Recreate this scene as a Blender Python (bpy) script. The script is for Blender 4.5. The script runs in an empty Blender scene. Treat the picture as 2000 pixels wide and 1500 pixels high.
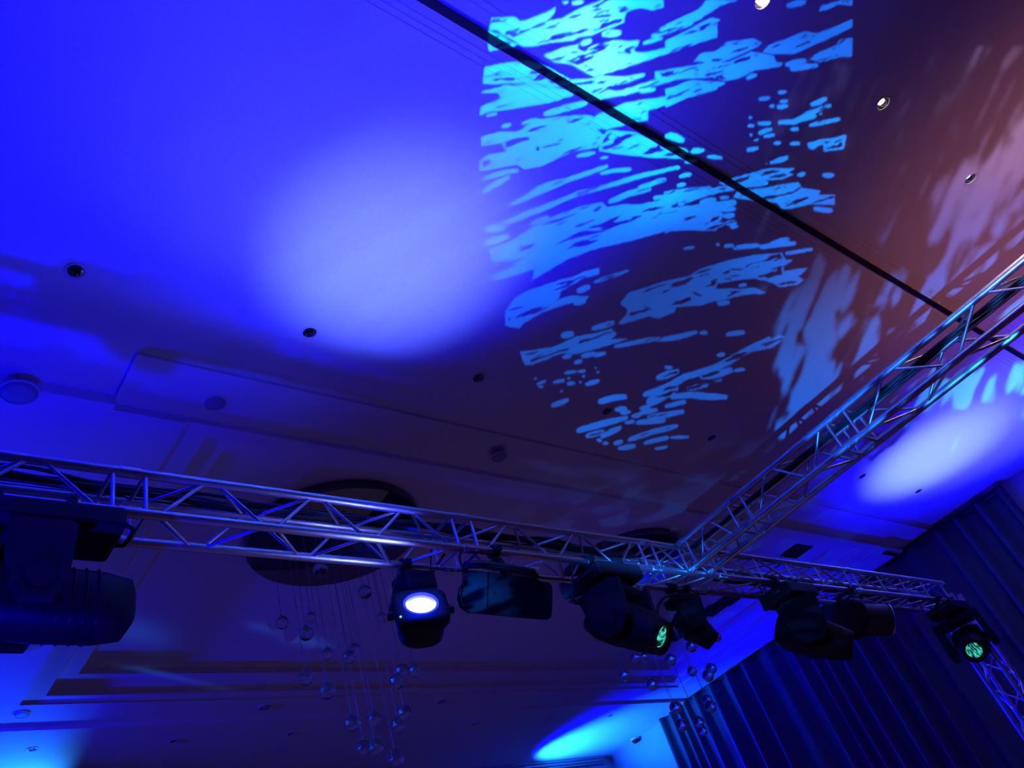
import bpy, bmesh, math, random
import numpy as np
from mathutils import Vector, Matrix, Quaternion
random.seed(7)
S = bpy.context.scene
COL = S.collection
EYE = 1.6                      # camera height above the floor
H = 4.4                        # ceiling height above the camera
# ---------------------------------------------------------------- camera
CAMROT = Matrix(((0.766377, -0.209824, -0.607158), (-0.57183, -0.653485, -0.495951), (-0.292706, 0.727277, -0.6208)))
FPX = 1583.28
cam = bpy.data.cameras.new('camera')
cam.sensor_width = 36.0
cam.lens = FPX / 2000 * 36
cam.clip_start = 0.05
camo = bpy.data.objects.new('camera', cam)
COL.objects.link(camo)
camo.matrix_world = Matrix.Translation((0, 0, EYE)) @ CAMROT.to_4x4()
S.camera = camo
S.view_settings.view_transform = 'Standard'
S.view_settings.look = 'None'
S.view_settings.exposure = 0.0
S.view_settings.gamma = 1.0
S.view_settings.use_curve_mapping = False
# ---------------------------------------------------------------- faint ambient light of the hall
W = bpy.data.worlds.new('world'); S.world = W; W.use_nodes = True
W.node_tree.nodes['Background'].inputs[0].default_value = (0.023, 0.006, 0.038, 1)
W.node_tree.nodes['Background'].inputs[1].default_value = 0.10

def V(x, y, z): return Vector((x, y, z + EYE))          # place relative to the camera height

def ray(px, py):
    d = CAMROT @ Vector((px - 1000, 750 - py, -FPX)); return d.normalized()
def atz(px, py, z): r = ray(px, py); t = z / r.z; return Vector((r.x * t, r.y * t, z + EYE))
def aty(px, py, y): r = ray(px, py); t = y / r.y; return Vector((r.x * t, y, r.z * t + EYE))
def atx(px, py, x): r = ray(px, py); t = x / r.x; return Vector((x, r.y * t, r.z * t + EYE))

# ---------------------------------------------------------------- lamps
def spot(name, loc, target, watts, color, size, blend, soft):
    l = bpy.data.lights.new(name, 'SPOT'); l.energy = watts; l.color = color
    l.spot_size = math.radians(size); l.spot_blend = blend; l.shadow_soft_size = soft
    o = bpy.data.objects.new(name, l); COL.objects.link(o)
    o.location = loc; o.rotation_euler = (Vector(target) - Vector(loc)).to_track_quat('-Z', 'Y').to_euler()
    return o
def area(name, loc, target, watts, color, sx, sy=None, spread=180):
    l = bpy.data.lights.new(name, 'AREA'); l.energy = watts; l.color = color
    l.shape = 'RECTANGLE'; l.size = sx; l.size_y = sy or sx; l.spread = math.radians(spread)
    o = bpy.data.objects.new(name, l); COL.objects.link(o)
    o.location = loc; o.rotation_euler = (Vector(target) - Vector(loc)).to_track_quat('-Z', 'Y').to_euler()
    return o
BLUE = (0.0, 0.0, 1.0)
LAV = (0.30, 0.34, 1.0)
# blue uplight standing on the floor under the truss, left, and a second one nearer the camera
spot('floor_uplight', V(-0.45, 2.6, -1.4), V(-0.1, 1.8, H), 2300, BLUE, 74, 0.9, 0.07)
spot('floor_uplight', V(-1.6, 0.4, -1.4), V(-0.3, 0.9, H), 1300, BLUE, 64, 1.0, 0.2)
# lit wash lamp on the truss
spot('wash_beam_outer', V(2.62, 3.14, 2.16), V(2.2, 2.0, H), 400, BLUE, 100, 0.75, 0.05)
spot('wash_beam_core', V(2.62, 3.14, 2.16), V(2.05, 1.75, H), 62, (0.27, 0.26, 1.0), 84, 0.9, 0.08)
spot('wash_beam_core', V(2.62, 3.14, 2.16), V(2.66, 2.72, H), 165, (0.27, 0.40, 1.0), 54, 1.0, 0.08)
# uplight at the foot of the far tower
spot('tower_uplight_outer', V(10.6, 4.3, -1.3), V(11.3, 2.0, H), 3600, BLUE, 52, 0.9, 0.1)
spot('tower_uplight_core', V(10.6, 4.3, -1.3), V(11.15, 2.75, H), 1500, (0.27, 0.48, 1.0), 23, 1.0, 0.1)
spot('tower_uplight_core', V(10.6, 4.3, -1.3), V(11.3, 2.1, H), 800, LAV, 36, 1.0, 0.1)
# uplights on the far wall
spot('far_wall_uplight', V(10.7, 12.15, 3.3), V(12.3, 11.2, H), 1250, (0.01, 0.24, 1.0), 72, 1.0, 0.06)
spot('far_wall_uplight_blue', V(10.7, 12.15, 3.3), V(12.6, 10.5, H), 900, BLUE, 92, 0.7, 0.06)
spot('far_wall_uplight', V(2.7, 12.0, 3.72), V(2.1, 11.2, H), 420, (0.01, 0.24, 1.0), 84, 0.9, 0.06)
spot('far_wall_uplight_blue', V(1.6, 12.0, 3.72), V(1.0, 9.9, H), 700, BLUE, 96, 0.8, 0.06)
# grazing washes along the curtain wall and the far left
spot('curtain_wash', V(13.05, 12.2, 2.2), V(13.40, 8.0, 2.6), 4200, BLUE, 70, 0.8, 0.05)
spot('curtain_wash', V(9.0, 1.0, -1.2), V(13.5, 2.6, 2.6), 14, (0.06, 0.0, 1.0), 100, 0.9, 0.3)
spot('curtain_wash', V(12.3, 11.2, -1.3), V(13.4, 9.9, 1.4), 130, BLUE, 80, 0.9, 0.1)
spot('left_wash', V(-0.6, 7.6, 3.3), V(0.0, 5.4, 4.3), 620, BLUE, 84, 0.8, 0.05)
spot('left_wash', V(-1.4, 9.5, 4.02), V(2.0, 8.8, 4.45), 2400, BLUE, 64, 0.6, 0.08)
# added unseen blue spot high at the left, tints the main truss
spot('truss_blue_fill', V(-2.2, 0.8, 4.0), V(1.6, 3.4, 2.6), 260, BLUE, 46, 0.8, 0.15)
# added warm fills from below on the right, in place of floor bounce
spot('warm_bounce_fill', V(8.6, -1.9, -1.2), V(8.3, -0.7, H), 300, (1.0, 0.30, 0.22), 60, 1.0, 0.3)
area('warm_hall_fill', V(7, 0, -1.5), V(7, 0, H), 4.5, (1.0, 0.10, 0.18), 8)
area('tray_fill', V(5.5, 6.5, -1.5), V(5.5, 6.5, H), 11, (0.62, 0.36, 0.9), 6)  # added dim violet fill from below, lifts the tray shelves

# ---------------------------------------------------------------- gobo patterns (cut-outs in front of two projectors)
def hsh(ix, iy, seed):
    n = (ix.astype(np.int64) * 374761393 + iy.astype(np.int64) * 668265263 + seed * 1442695041) & 0x7fffffff
    n = ((n ^ (n >> 13)) * 1274126177) & 0x7fffffff
    return ((n ^ (n >> 16)) & 0xffff) / 65535.0
def vn(x, y, seed):
    ix = np.floor(x); iy = np.floor(y); fx = x - ix; fy = y - iy
    fx = fx * fx * (3 - 2 * fx); fy = fy * fy * (3 - 2 * fy)
    a = hsh(ix, iy, seed); b = hsh(ix + 1, iy, seed); c = hsh(ix, iy + 1, seed); d = hsh(ix + 1, iy + 1, seed)
    return (a * (1 - fx) + b * fx) * (1 - fy) + (c * (1 - fx) + d * fx) * fy
def fbm(x, y, seed): return (vn(x, y, seed) + 0.5 * vn(2 * x, 2 * y, seed + 1) + 0.25 * vn(4 * x, 4 * y, seed + 2)) / 1.75
# openings drawn tile by tile: tile, kind (S stroke, P patch, H patch cut away, N stroke cut away), half width, points
TL = {'A': (800, 0, 3.3333), 'B': (1300, 0, 2.857), 'C': (900, 400, 2.857), 'D': (1500, 300, 3.75), 'E': (1200, 480, 2.239)}
GT1 = """
A P 0 990,120 1150,40 1250,0 1250,-120 1750,-120 1650,0 1650,45 1580,65 1500,50 1410,80 1390,150 1280,190 1180,230 1100,240 1060,265 960,270 900,280 820,300 740,300 560,190 520,200 535,120 680,110 720,140 830,110 950,50 940,90 880,140
A P 0 515,200 560,215 640,260 700,290 660,310 520,330 510,290
A N 11 800,180 880,150
A N 11 1200,112 1300,98
A P 0 880,360 1000,310 1100,290 1090,320 1140,340 1180,300 1330,265 1490,265 1490,290 1450,330 1500,345 1600,330 1700,300 1900,220 2000,160 2000,240 1850,290 1600,370 1400,440 1200,500 1050,420 940,400
A S 18 1590,230 1700,190 1830,150
A S 11 1640,190 1770,155 1900,115
A S 11 1530,280 1640,250
A S 24 1270,220 1360,215
A S 17 1125,285 1170,265
A S 19 1850,110 2000,35
A S 9 1000,15 1025,15
A S 14 1065,20 1120,15
A P 0 490,440 650,410 760,400 900,440 1050,520 1200,510 1240,490 1390,500 1530,480 1530,495 1420,540 1300,560 1170,650 1100,600 1000,560 900,560 700,540 480,545
A N 6 560,492 720,478
A N 6 600,560 760,540 900,552
A N 7 700,510 800,500
A P 0 470,600 640,560 800,560 1070,590 1060,620 900,670 640,710 510,725 460,750 465,700 600,640 580,600
A S 8 510,752 560,742
A S 20 890,740 1000,710 1140,670
A S 14 1150,660 1290,600 1400,610
A S 18 1200,640 1400,600 1700,510 2000,420
A P 0 1600,470 1700,450 1850,430 2000,395 2000,480 1700,520 1600,510
A P 0 1200,760 1400,670 1600,640 1800,590 2000,530 2000,580 1800,640 1550,720 1550,780 1450,800 1280,840 1200,830
A S 12 1510,595 1590,580
A P 0 600,860 700,860 800,800 900,770 1140,750 1190,760 1200,830 1260,880 1220,960 1100,980 1000,1010 850,1080 750,1100 700,1070 640,1080 460,1110 460,1050 510,1010 640,990 600,930 470,950 470,890
A N 9 860,960 980,935
A S 10 610,825 650,812
A S 12 740,800 830,780
A P 0 1230,980 1250,900 1290,850 1450,860 1620,920 1650,960 1780,1000 1780,1030 1700,1030 1550,1020 1440,1010 1360,1000
A S 22 1700,880 1770,910
A S 25 1660,980 1790,990
A S 12 1840,990 1910,980
A S 10 1800,1055 1860,1045
A S 13 490,1160 560,1140 640,1120 700,1110
A S 16 490,1245 560,1200 640,1155
A S 11 1100,1015 1200,995
A S 7 1250,1030 1285,1025
A S 14 670,1325 780,1280 1000,1180 1280,1085
A S 24 800,1255 900,1215 1000,1180
A S 12 1250,1125 1330,1110 1430,1105
A S 13 620,1450 750,1390 950,1320 1100,1260 1290,1210 1520,1140 1750,1090
A S 12 500,1490 580,1470
A S 13 810,1445 890,1420
A S 12 1500,1220 1660,1170
A S 16 1310,1310 1430,1260 1560,1230
A S 8 1760,1150 1825,1140
A S 9 1750,1208 1790,1200
A S 15 1600,1290 1800,1270 1950,1225
A S 15 1530,1335 1700,1310 1990,1250
A S 15 1900,1320 1980,1300
A P 0 760,1500 900,1430 1100,1350 1250,1320 1280,1350 1200,1400 1500,1350 1700,1330 1700,1360 1500,1430 1400,1500
A P 0 1560,1440 1800,1370 2000,1310 2000,1500 1500,1500
C S 13 245,100 330,70 520,0
C S 12 145,140 245,130
C S 17 150,210 255,180
C S 12 400,100 480,70
C P 0 160,250 290,200 350,160 520,90 700,40 900,0 1130,0 1150,30 900,60 750,110 640,160 560,200 480,260 300,310 180,310
C P 0 300,300 600,200 800,150 1000,80 1250,20 1380,0 1300,70 1230,110 1130,150 900,210 700,260 600,300 480,370 400,420 420,330 380,300
C S 12 300,330 400,310
C S 22 200,400 300,370 395,345
C P 0 250,600 300,520 400,470 560,420 620,410 700,370 770,355 770,385 680,410 560,480 540,530 620,510 710,510 700,530 560,560 450,600 350,660 320,690 250,670
C S 15 660,480 710,460
C S 12 640,550 690,540
C S 8 750,430 930,370
C S 22 1330,110 1440,75
C S 10 1400,120 1460,110
C S 14 1480,65 1520,60
C S 8 1490,100 1530,95
C S 8 1510,122 1530,122
C S 12 1310,30 1520,20
C S 7 1430,222 1440,222
C S 9 1475,232 1515,228
C S 12 1530,240 1600,232 1660,228
C S 14 1680,235 1770,222 1860,215
C S 16 1740,215 1820,195
C S 9 1820,270 1955,250
C S 6 1250,245 1295,238
C P 0 890,550 940,490 1100,440 1260,400 1360,350 1500,310 1650,280 1790,270 1810,310 1850,310 1800,340 1800,370 1930,355 1900,385 1880,400 1910,420 1880,445 1780,460 1730,430 1640,410 1540,420 1430,440 1420,470 1540,470 1640,465 1700,490 1600,500 1400,540 1340,560 1200,570 1190,600 1100,635 1050,620 900,665 880,660 930,610 930,580
C N 5 1010,560 1070,590
C N 8 1300,490 1340,510
C N 5 1510,360 1570,360
C N 6 1500,395 1560,395
C S 12 1440,550 1490,545
C S 10 1560,450 1590,448
C S 14 740,690 850,660
C S 16 570,730 620,720
C P 0 330,820 500,800 640,740 840,695 870,720 840,750 930,750 800,790 690,820 640,830 560,830 400,890 360,895
C S 11 575,850 610,842
C S 13 680,845 745,830
C S 10 750,840 800,830
C S 12 640,880 670,870
C S 11 865,790 1000,762 1100,745
C S 13 1100,755 1200,740 1310,710
C S 10 1340,716 1370,713
C S 12 1490,722 1575,712
C S 6 415,970
C S 8 430,1000 470,985
C S 8 440,1016 455,1014
C S 9 520,990 570,980
C S 8 585,940 640,930
C S 8 660,930 690,928
C S 9 600,1000 630,995
C S 10 705,1000 765,985
C S 7 560,1040
C S 14 515,1120 590,1090
C S 5 750,910
C S 5 765,935
C S 6 600,967
C S 6 683,957
C S 5 665,990
C S 17 780,1100 840,1080 915,1070
C S 14 870,1142 915,1135
C S 12 900,1162 940,1156
C S 17 660,1260 760,1230 920,1190
C S 14 710,1290 790,1265
C S 15 790,1290 885,1245
C S 7 765,1312 780,1316
C S 8 800,1330 818,1330
C S 12 862,1332 895,1322
C S 13 888,1360 965,1345
C S 11 1147,908 1170,910
C S 18 1105,965 1205,930
C S 18 1030,1060 1180,1000 1250,960 1400,920 1500,870 1620,800 1720,750
C S 20 1620,800 1720,780 1790,740
C S 20 1350,958 1430,945 1500,925
C S 33 1060,1100 1120,1060 1190,1020
C S 17 1180,1070 1280,1060 1380,1070 1475,1072
C S 10 1435,838 1465,835
C S 13 1270,1025 1370,1005
C S 8 1530,925 1580,918
C S 12 1005,1135 1050,1125
C S 12 1005,1162 1090,1145
C S 12 1145,1125 1245,1100
C S 15 1055,1185 1235,1155
C S 14 990,1215 1130,1205
C S 12 960,1180 1000,1170
C S 10 925,1215 960,1210
C S 14 945,1310 1060,1270 1200,1235
C S 12 1030,1330 1150,1300
C S 8 1180,1300 1265,1295
C S 7 1090,1360 1150,1350
C S 7 1415,980 1450,975
B P 0 0,180 100,130 200,60 300,30 400,0 230,0 180,60 0,140
B P 0 0,230 100,180 260,100 300,110 150,230 100,270 0,300
B P 0 280,290 340,240 480,215 540,240 480,270 350,330 300,350 160,340 200,300
B P 0 545,290 580,250 700,210 780,175 850,190 1040,110 1040,150 900,220 720,300 600,300
B P 0 810,330 860,290 960,250 970,225 1040,210 1040,315 980,315 860,345
B P 0 860,60 870,35 950,10 1040,-20 1040,30 960,20 900,50
B S 16 690,30 770,10
B P 0 0,400 130,370 250,350 350,350 480,290 600,310 620,350 655,350 640,370 500,390 400,440 330,450 260,430 0,440
B S 12 460,435 500,420
B S 16 680,360 770,340
B S 13 705,385 840,365
B P 0 0,500 150,450 330,460 310,480 200,510 0,600
B S 8 525,553 575,547
B S 8 635,517 668,514
B S 7 645,567 675,565
B S 8 590,593 600,593
B S 11 630,597 675,592
B S 14 820,580 890,555
B S 7 895,594 918,592
B S 12 640,685 720,680 790,640 870,605
B S 15 740,665 830,650
B S 6 865,637
B S 11 810,697 965,667
B S 6 470,657
B S 7 465,703 490,702
B S 9 520,690 580,686
B S 11 525,740 590,722
B S 8 705,722 735,720
B S 9 555,762 605,755
B S 7 475,752
B S 6 500,782 515,778
B S 8 613,800 636,798
B S 9 705,802 745,800
B S 10 462,838 508,828
B P 0 795,800 860,780 930,775 1005,755 995,830 885,845 880,805 850,815 820,835 800,825
B S 11 615,900 675,880
B S 7 585,908 605,906
B S 4 560,912
B S 14 885,978 928,978
B P 0 300,1020 430,980 580,940 715,940 680,965 710,975 650,1000 500,1010 420,1030 320,1030
B S 11 745,978 772,970
B S 14 120,1120 250,1070 400,1040 560,1020
B S 12 0,1080 240,1050
B P 0 380,1100 400,1070 560,1050 650,1030 740,1020 760,1050 860,1065 850,1090 945,1085 940,1140 800,1140 700,1160 650,1165 620,1130 500,1120
B S 14 835,1165 920,1175
B S 17 10,760 80,775
B S 8 160,835 210,840
B S 8 115,905 165,895
B S 10 240,875 310,880
B S 10 85,985 135,975
B S 8 75,1035 105,1028
B S 9 10,1135 50,1130
B S 8 75,1140 100,1135
B S 14 200,1130 270,1115
B S 8 310,1105 345,1102
B S 18 0,1180 200,1160 380,1130
B S 12 280,1170 380,1165
B S 25 200,1240 300,1200
B S 12 330,1205 375,1205
B S 12 345,1245 385,1240
B S 8 370,1262 395,1262
B S 10 260,1255 320,1250
B P 0 0,1200 150,1150 180,1190 80,1260 0,1300
"""
GT2 = """
E P 0 720,440 760,300 850,150 900,60 950,150 960,400 950,560 930,620 900,640 940,680 1010,680 1000,740 930,760 860,870 800,860 800,720 740,620 710,520
E P 0 1040,560 1060,400 1130,250 1180,130 1260,100 1240,230 1140,280 1140,420 1130,560 1080,620 1050,640
E P 0 1280,440 1310,300 1340,220 1400,200 1400,290 1380,380 1330,420
E P 0 1340,200 1400,80 1450,0 1650,0 1640,100 1560,140 1500,230 1420,200
E P 0 1130,520 1150,500 1200,520 1150,580 1060,650 970,660 1000,620 1080,570
E S 22 1000,380 1050,330
E S 12 1210,380 1240,370
E S 18 750,800 820,780
E P 0 1510,640 1540,570 1600,560 1570,620 1560,680 1530,690
E S 12 1640,600 1620,650
E P 0 1720,630 1760,530 1800,500 1800,600
E S 30 1765,240 1775,230
E S 14 1240,640 1330,560 1420,470
E S 10 1350,700 1450,620
E S 12 1700,260 1640,330
E S 10 1560,380 1600,350
E N 12 800,380 820,420
D P 0 1250,330 1300,250 1450,100 1600,50 1750,-60 1900,-150 1960,-150 1960,100 1800,250 1650,450 1550,600 1450,800 1300,900 1200,1050 1150,900 1250,700 1150,600 1250,450
D P 0 1800,-120 1850,-300 1960,-350 1960,-100
D N 22 1650,280 1590,380 1500,480
D N 30 1320,600 1260,720 1180,850
D N 20 1560,800 1480,930
D N 14 1800,60 1740,200
D N 10 1700,40 1640,160
D N 12 1480,620 1440,720
D S 24 1700,420 1650,560
D S 18 1840,480 1800,620
D S 16 1780,640 1770,680
D S 12 1690,850 1660,910
D S 16 1870,300 1830,400
D S 12 1340,1075 1350,1090
D S 40 600,900 500,1100
D S 30 420,1300 350,1500
"""
def parse(t):
    out = []
    for ln in t.strip().splitlines():
        p = ln.split(); out.append((p[0], p[1], float(p[2]), [tuple(float(a) for a in q.split(',')) for q in p[3:]]))
    return out
GOBO1 = parse(GT1); GOBO2 = parse(GT2)
# x, y, sizes and strength of faint stray patches
SPILL = [(510, 1225, 26, 9, .030), (600, 1252, 50, 11, .045), (270, 1235, 65, 26, .035), (1080, 915, 60, 9, .012), (1250, 970, 50, 10, .014), (1365, 938, 36, 7, .014), (1200, 930, 60, 12, .010), (700, 1180, 60, 25, .006), (330, 1320, 90, 5, .03)]


class Board:
    """A raster on which the openings of one gobo are drawn."""
    def __init__(s, x0, y0, x1, y1, soft):
        s.x0, s.y0, s.soft = x0, y0, soft
        s.X, s.Y = np.meshgrid(np.arange(x0, x1) + 0.5, np.arange(y0, y1) + 0.5)
        s.F = np.full(s.X.shape, -60.0)
    def box(s, pts, m):
        xs = [p[0] for p in pts]; ys = [p[1] for p in pts]; h, w = s.X.shape
        a = max(0, int(min(xs) - m - s.x0)); b = min(w, int(max(xs) + m - s.x0) + 1)
        c = max(0, int(min(ys) - m - s.y0)); d = min(h, int(max(ys) + m - s.y0) + 1)
        return (slice(c, max(c, d)), slice(a, max(a, b)))
    def seg(s, X, Y, p, q):
        dx, dy = q[0] - p[0], q[1] - p[1]; L = dx * dx + dy * dy + 1e-9
        t = np.clip(((X - p[0]) * dx + (Y - p[1]) * dy) / L, 0, 1)
        return np.hypot(X - p[0] - t * dx, Y - p[1] - t * dy), t
    def stroke(s, pts, w, hole=False):
        if len(pts) == 1: pts = [pts[0], (pts[0][0] + 1, pts[0][1])]
        sl = s.box(pts, w + 12)
        X, Y = s.X[sl], s.Y[sl]
        if X.size == 0: return
        best = np.full(X.shape, -60.0); n = len(pts) - 1
        for i in range(n):
            d, t = s.seg(X, Y, pts[i], pts[i + 1])
            g = (i + t) / n
            ww = w * (0.55 + 0.45 * np.sin(np.pi * np.clip(0.12 + 0.76 * g, 0, 1)))
            best = np.maximum(best, ww - d)
        s.F[sl] = np.minimum(s.F[sl], -best) if hole else np.maximum(s.F[sl], best)
    def poly(s, pts, hole=False):
        sl = s.box(pts, 12)
        X, Y = s.X[sl], s.Y[sl]
        if X.size == 0: return
        ins = np.zeros(X.shape, bool); dist = np.full(X.shape, 1e9)
        for i in range(len(pts)):
            p, q = pts[i], pts[(i + 1) % len(pts)]
            d, _ = s.seg(X, Y, p, q); dist = np.minimum(dist, d)
            if p[1] != q[1]:
                c = ((p[1] > Y) != (q[1] > Y)) & (X < (q[0] - p[0]) * (Y - p[1]) / (q[1] - p[1]) + p[0])
                ins ^= c
        sd = np.where(ins, dist, -dist)
        s.F[sl] = np.minimum(s.F[sl], -sd) if hole else np.maximum(s.F[sl], sd)
    def sample(s, A, px, py, fill):
        h, w = A.shape
        x = px - s.x0 - 0.5; y = py - s.y0 - 0.5
        ix = np.clip(np.floor(x).astype(int), 0, w - 2); iy = np.clip(np.floor(y).astype(int), 0, h - 2)
        fx = np.clip(x - ix, 0, 1); fy = np.clip(y - iy, 0, 1)
        v = (A[iy, ix] * (1 - fx) + A[iy, ix + 1] * fx) * (1 - fy) + (A[iy + 1, ix] * (1 - fx) + A[iy + 1, ix + 1] * fx) * fy
        return np.where((x < 0) | (y < 0) | (x > w - 1) | (y > h - 1), fill, v)

def rbf(px, py, pts, r):
    num = np.zeros(px.shape); den = np.zeros(px.shape) + 1e-12
    for x, y, v in pts:
        w = np.exp(-((px - x) ** 2 + (py - y) ** 2) / (2 * r * r)) + 1e-7 / (1 + ((px - x) ** 2 + (py - y) ** 2) / 1e4)
        num += w * v; den += w
    return num / den

def gobo(name, src, target, T, fn, n=1400, soft=0.004):
    """Spot lamp with a gobo slide; fn(px, py) gives wanted wall brightness (rgb) where the beam meets the ceiling."""
    src = Vector(src); q = (Vector(target) - src).to_track_quat('-Z', 'Y'); M = np.array(q.to_matrix())
    g = (np.arange(n) + 0.5) / n * 2 * T - T
    s_, t_ = np.meshgrid(g, g)
    D = np.stack([s_, t_, -np.ones_like(s_)], -1) @ M.T
    D /= np.linalg.norm(D, axis=-1, keepdims=True)
    zc = H + EYE
    k = (zc - src.z) / np.maximum(D[..., 2], 0.05)
    P = D * k[..., None] + np.array(src)
    C = (P - np.array([0, 0, EYE])) @ np.array(CAMROT)
    front = C[..., 2] < -0.05
    cz = np.where(front, -C[..., 2], 1.0)
    px = np.where(front, 1000 + C[..., 0] / cz * FPX, -9999); py = np.where(front, 750 - C[..., 1] / cz * FPX, -9999)
    rgb = fn(px, py)
    fall = np.clip(k * k / np.maximum(D[..., 2], 0.05), 0, 600)
    rgb = rgb * fall[..., None]
    m = rgb.max(); out = np.ones((n, n, 4), np.float32); out[..., :3] = rgb / m
    im = bpy.data.images.new(name + '_slide', n, n, float_buffer=True, is_data=True)
    im.pixels.foreach_set(out.ravel()); im.pack()
    l = bpy.data.lights.new(name, 'SPOT'); l.energy = 4 * math.pi ** 2 / 0.8 * m; l.shadow_soft_size = soft
    l.spot_size = min(2 * math.atan(T * 1.42), math.radians(178)); l.spot_blend = 0
    l.use_nodes = True; nt = l.node_tree; N = nt.nodes; K = nt.links
    em = N['Emission']; tc = N.new('ShaderNodeTexCoord'); sx = N.new('ShaderNodeSeparateXYZ'); K.new(tc.outputs['Normal'], sx.inputs[0])
    cb = N.new('ShaderNodeCombineXYZ')
    for i in (0, 1):
        dv = N.new('ShaderNodeMath'); dv.operation = 'DIVIDE'; K.new(sx.outputs[i], dv.inputs[0]); K.new(sx.outputs[2], dv.inputs[1])
        ma = N.new('ShaderNodeMath'); ma.operation = 'MULTIPLY_ADD'; K.new(dv.outputs[0], ma.inputs[0]); ma.inputs[1].default_value = -1 / (2 * T); ma.inputs[2].default_value = 0.5
        K.new(ma.outputs[0], cb.inputs[i])
    ti = N.new('ShaderNodeTexImage'); ti.image = im; ti.extension = 'CLIP'; K.new(cb.outputs[0], ti.inputs[0]); K.new(ti.outputs[0], em.inputs[0])
    o = bpy.data.objects.new(name, l); COL.objects.link(o); o.location = src; o.rotation_euler = q.to_euler()
    return o

def build_gobos():
    # sharp gobo
    b = Board(900, -60, 1700, 920, 1.0)
    for it in GOBO1:
        pts = [(TL[it[0]][0] + x / TL[it[0]][2], TL[it[0]][1] + y / TL[it[0]][2]) for x, y in it[3]]
        if it[1] == 'S': b.stroke(pts, it[2] / TL[it[0]][2])
        else: b.poly(pts, hole=it[1] == 'H')
        if it[1] == 'N': b.stroke(pts, it[2] / TL[it[0]][2], hole=True)
    # streak coordinates: flow falls from upper right to lower left
    U = b.X * 0.95 - b.Y * 0.30; Vv = b.X * 0.30 + b.Y * 0.95
    n1 = fbm(U / 46, Vv / 7.5, 3); n2 = fbm(U / 26, Vv / 5, 11); n3 = fbm(U / 52, Vv / 7.0, 17)
    F = np.clip(b.F, -20, 16) + (n2 - 0.5) * 3.0 + 0.5
    F = F - np.clip((n1 - 0.62) * 90, 0, 26) * np.clip((b.F - 0.5) / 6, 0, 1)
    F = F - np.clip((n3 - 0.54) * 130, 0, 24) * np.clip((b.F - 3.2) / 3, 0, 1) * np.clip((fbm(b.X / 60, b.Y / 45, 5) - 0.30) * 7, 0, 1)
    mask1 = np.clip(F / 1.3 + 0.5, 0, 1)
    G1 = [(1100, 60, 1.25), (1000, 220, .75), (1200, 110, 1.35), (1010, 60, .9), (1250, 60, 1.1), (1300, 20, .5), (1350, 90, .4), (1300, 300, .95), (1000, 300, .22), (1100, 280, .5), (1200, 290, .85),
          (1200, 390, .2), (1080, 380, .3), (1100, 470, .15), (1000, 450, .22), (1350, 520, .055), (1520, 120, .14), (1440, 120, .4), (1500, 60, .07), (1650, 100, .13), (1650, 20, .15), (1600, 220, .33), (1620, 290, .33), (1420, 150, .3),
          (1480, 370, .28), (1560, 390, .23), (1640, 390, .06), (1400, 400, .16), (1400, 550, .07), (1500, 520, .11), (1250, 590, .045), (1100, 680, .07), (1180, 780, .13), (1350, 660, .07),
          (1300, 760, .10), (1300, 800, .09), (1270, 860, .06), (1060, 740, .05), (1020, 690, .085), (1050, 600, .10)]
    def f1(px, py):
        m = b.sample(mask1, px, py, 0)
        # part of the slide that lies outside the picture goes on with the same streaks
        u = px * 0.95 - py * 0.30; v = px * 0.30 + py * 0.95
        inside = ((px - 1300) / 372) ** 2 + ((py - 240) / 660) ** 2 < 1.0
        ext = (fbm(u / 70, v / 16, 3) > 0.5) & (py < -8) & inside
        m = np.where(py < -8, ext * 1.0, m)
        g = rbf(px, py, G1, 60) * m
        hot = np.clip(g - 0.9, 0, 1)
        return np.stack([0.0 * g + hot * 0.6, g * 1.0, np.minimum(g * 5.5, 0.62 + g * 1.2) + g * 0.3], -1)
    gobo('projector_water_pattern', V(0.3, -0.9, -0.3), V(3.2, 1.2, H), 1.15, f1)
    # soft gobo
    c = Board(1440, 90, 2060, 900, 5.0)
    for it in GOBO2:
        pts = [(TL[it[0]][0] + x / TL[it[0]][2], TL[it[0]][1] + y / TL[it[0]][2]) for x, y in it[3]]
        if it[1] == 'S': c.stroke(pts, it[2] / TL[it[0]][2])
        elif it[1] == 'N': c.stroke(pts, it[2] / TL[it[0]][2], hole=True)
        else: c.poly(pts, hole=it[1] == 'H')
    U = c.X * 0.42 - c.Y * 0.9; Vv = c.X * 0.9 + c.Y * 0.42
    n1 = fbm(U / 110, Vv / 14, 23); n0 = fbm(U / 30, Vv / 22, 29)
    F = np.clip(c.F, -26, 9) + (n1 - 0.5) * 62 + (n0 - 0.5) * 18 + 2
    mask2 = np.clip(F / (18 + 26 * np.clip((560 - c.Y) / 160, 0, 1)) + 0.5, 0, 1); mask2 = mask2 * mask2 * (3 - 2 * mask2)
    G2 = [(1600, 760, (.004, .11, .66)), (1560, 650, (.004, .075, .40)), (1580, 560, (.005, .035, .17)), (1610, 490, (.01, .012, .05)), (1600, 450, (.02, .025, .08)), (1700, 200, (.03, .03, .08)), (1700, 640, (.008, .12, .60)), (1740, 560, (.015, .06, .34)), (1790, 590, (.02, .12, .72)), (1790, 700, (.01, .10, .55)),
          (1850, 480, (.04, .06, .34)), (1880, 400, (.11, .08, .28)), (1920, 300, (.20, .12, .26)), (1960, 260, (.22, .14, .30)), (1850, 230, (.05, .05, .12)), (1960, 420, (.10, .09, .40)), (1900, 750, (.02, .42, 1.0)), (1980, 740, (.05, .75, 1.0)), (1980, 560, (.03, .2, .95)), (1980, 480, (.06, .1, .5))]
    def f2(px, py):
        m = c.sample(mask2, px, py, 0)
        r = np.stack([rbf(px, py, [(x, y, v[i]) for x, y, v in G2], 65) for i in range(3)], -1)
        return r * m[..., None]
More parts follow.
